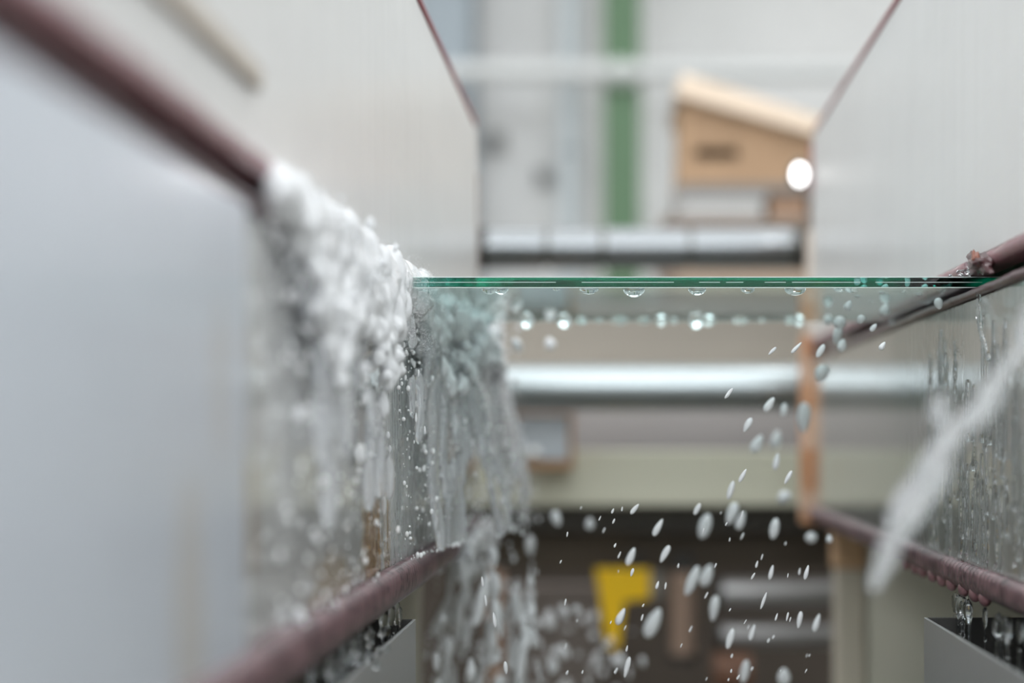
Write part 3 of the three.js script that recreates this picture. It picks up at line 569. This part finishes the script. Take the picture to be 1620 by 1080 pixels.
// drops in the air: [px, py, half width, half length, tilt, depth]
const AIR = [
  [1115, 832, 12, 24, -0.3, 1.3], [1033, 985, 13, 30, -0.45, 1.3], [1158, 812, 10, 22, -0.4, 1.25], [1172, 823, 8, 18, -0.35, 1.25], [1225, 836, 9, 20, -0.2, 1.2], [998, 880, 7, 18, -0.4, 1.12], [1052, 876, 6, 18, -0.5, 1.1], [1041, 834, 6, 18, -0.5, 1.1],
  [1095, 918, 10, 30, -0.4, 1.25], [1118, 910, 11, 22, -0.4, 1.3], [1130, 962, 9, 24, -0.15, 1.25], [982, 975, 7, 17, -0.45, 1.08], [1155, 1010, 7, 20, -0.3, 1.1], [1190, 1000, 5, 16, -0.3, 1.1], [1265, 980, 5, 16, -0.2, 1.06], [1292, 985, 6, 18, -0.3, 1.12],
  [1178, 1062, 9, 22, -0.2, 1.25], [1240, 1070, 12, 16, 0, 1.3], [992, 1055, 5, 20, -0.25, 1.06], [1276, 905, 4, 14, -0.25, 1.04], [1208, 950, 3, 17, -0.35, 1.03], [1220, 905, 4, 14, -0.25, 1.07], [880, 820, 9, 15, 0.3, 1.4], [933, 828, 8, 11, 0, 1.42],
  [1153, 622, 3.5, 12, -0.65, 1.03], [1217, 640, 7, 16, -0.6, 1.1], [1183, 672, 6, 15, -0.5, 1.08], [1198, 702, 10, 19, -0.5, 1.25], [1240, 648, 7, 13, -0.2, 1.2], [1228, 695, 10, 18, -0.2, 1.35], [1272, 660, 12, 28, -0.05, 1.3], [1175, 752, 4, 14, -0.5, 1.04], [1156, 775, 6, 18, -0.3, 1.1], [1228, 730, 6, 16, -0.2, 1.15], [1247, 755, 4, 14, -0.5, 1.06], [1240, 785, 14, 11, 0.6, 1.35],
  [1103, 805, 5, 12, -0.5, 1.1], [1004, 805, 4, 12, -0.7, 1.06], [1222, 555, 3, 10, -0.8, 1.04], [1260, 550, 3.5, 14, -0.75, 1.04], [1298, 555, 6, 14, -0.55, 1.08], [1332, 546, 8, 12, -0.3, 1.12], [1300, 590, 13, 17, -0.5, 1.2], [1396, 547, 5, 9, -0.6, 1.03],
  [1328, 510, 12, 12, 0, 1.14], [1310, 505, 9, 10, 0, 1.2], [1325, 530, 8, 18, -0.2, 1.16], [1342, 483, 7, 10, -0.5, 1.08], [1357, 463, 7, 10, -0.5, 1.08], [1400, 490, 9, 11, -0.3, 1.14], [1362, 505, 7, 9, -0.5, 1.08], [1395, 458, 7, 8, -0.5, 1.05], [1378, 472, 6, 7, 0, 1.12], [1455, 460, 7, 9, -0.3, 1.06], [1485, 480, 8, 11, 0.2, 1.05], [1382, 518, 5, 9, -0.7, 1.06], [1430, 450, 5, 8, -0.3, 1.05], [1352, 447, 6, 9, -0.3, 1.05],
  [818, 545, 9, 14, 0.5, 1.35], [870, 543, 10, 12, 0.3, 1.4], [1283, 850, 11, 10, 0, 1.3], [1312, 852, 6, 8, 0, 1.2], [800, 1056, 4, 12, 0.1, 1.03], [782, 980, 4, 14, 0.15, 1.03], [768, 950, 3, 11, 0.1, 1.02], [763, 920, 2.5, 10, 0.1, 1.01], [1000, 905, 3, 8, -0.3, 1.02], [1040, 925, 3, 8, -0.3, 1.02], [672, 680, 2, 8, 0.05, 1.01], [658, 660, 2, 9, 0, 1.01], [662, 590, 1.8, 7, 0, 1.0],
  [498, 714, 12, 15, 0, 0.86], [540, 722, 11, 13, 0, 0.88], [605, 640, 13, 26, 0, 0.9], [588, 575, 13, 17, 0, 0.88], [352, 655, 12, 16, 0, 0.7], [352, 975, 12, 16, 0, 0.7], [578, 688, 4, 7, 0, 0.98], [580, 710, 3, 7, 0, 0.99], [567, 760, 5, 22, 0, 0.96], [575, 800, 5, 18, 0, 0.96],
];
const SETS = {
  slot: ['small drop thrown off the mirror-wet board just under the glass sheet', 'drops thrown off the wet board'],
  mid: ['stretched drop falling between the glass sheet and the foot of the cream beam', 'drops falling level with the cream beam'],
  low: ['stretched drop falling below the cream beam, toward the rails and yellow bracket', 'drops falling below the cream beam'],
  side: ['white drop falling off the foaming splash close to the rust-stained board', 'drops falling off the splash'],
  spray: ['roundish drop of the spray above the foot of the water curtain', 'spray at the foot of the water curtain'],
  sliver: ['tiny sharp sliver of water falling below the cream beam', 'slivers of water in the gap'],
};
const setOf = (px, py) => px < 720 ? 'side' : py > 803 ? 'low' : px > 1280 && py < 600 ? 'slot' : 'mid';
AIR.forEach(([px, py, w, h, tilt, d], i) => { const c = pt(px, py, d), q = d / F * 0.85; c.x = Math.max(c.x, XL + w * q + 0.001); drop('flying_drop', DROPS[i % 4], c, w * q, h * q, w * q, tilt, foam, ...SETS[setOf(px, py)]); });
for (let i = 0; i < 70; i++) {          // the spray that jumps up from below the falling foam
  const d = rr(1.5, 2.05), px = 760 + 260 * Math.pow(rnd(), 1.2), py = 1090 - 190 * Math.pow(rnd(), 1.7) * (1 - 0.4 * (px - 770) / 250), w = 3 + 9 * rnd() * rnd(), c = pt(px, py, d), q = d / F * 0.8;
  drop('flying_drop', DROPS[i % 4], c, w * q, w * q * rr(0.9, 2.2), w * q, rr(-0.4, 0.4), foam, ...SETS.spray);
}
for (let i = 0; i < 60; i++) {          // small sharp ones
  const d = rr(0.96, 1.12), px = 860 + 440 * rnd(), py = rr(800, 1075), w = rr(0.8, 2), c = pt(px, py, d), q = d / F;
  drop('flying_drop', DROPS[i % 4], c, w * q, w * q * rr(2, 4.5), w * q, rr(-0.55, -0.15), foam, ...SETS.sliver);
}
// the loose strand of water thrown across in front of the mirror-wet board
{
  const D = 0.62, b = [], path = new THREE.CatmullRomCurve3([[1640, 500], [1590, 590], [1545, 650], [1498, 700], [1468, 760], [1432, 815], [1400, 880], [1372, 950]].map(([x, y]) => pt(x, y, D)));
  for (let i = 0; i <= 200; i++) { const u = i / 200, p = path.getPoint(u), k = 0.2 + 0.8 * vnoise(u * 13, 3, 81); if (k > 0.22) b.push([p.x + rr(-0.0015, 0.0015), p.y - EYE + rr(-0.002, 0.002), D + rr(-0.002, 0.002), 0.0062 * (0.2 + 1.1 * k) * smooth(1.04, 0.8, u), 1.5]); }
  for (const [x, y, n] of [[1500, 690, 9], [1490, 650, 4], [1435, 800, 6], [1420, 830, 8], [1405, 870, 5]]) for (let i = 0; i < n; i++) { const p = pt(x + rr(-9, 9), y + rr(-18, 18), D); b.push([p.x, p.y - EYE, D + rr(-0.003, 0.003), rr(0.0025, 0.0055), 1.6]); }
  single('water_strand', liquid(0.095, 0.2, -0.085, 0.065, 0.6, 0.64, 0.0014, b), strandMat, 'thick loose strand of water slanting down in front of the mirror-wet board', 'water strand');
}

renderer.render(scene, camera);
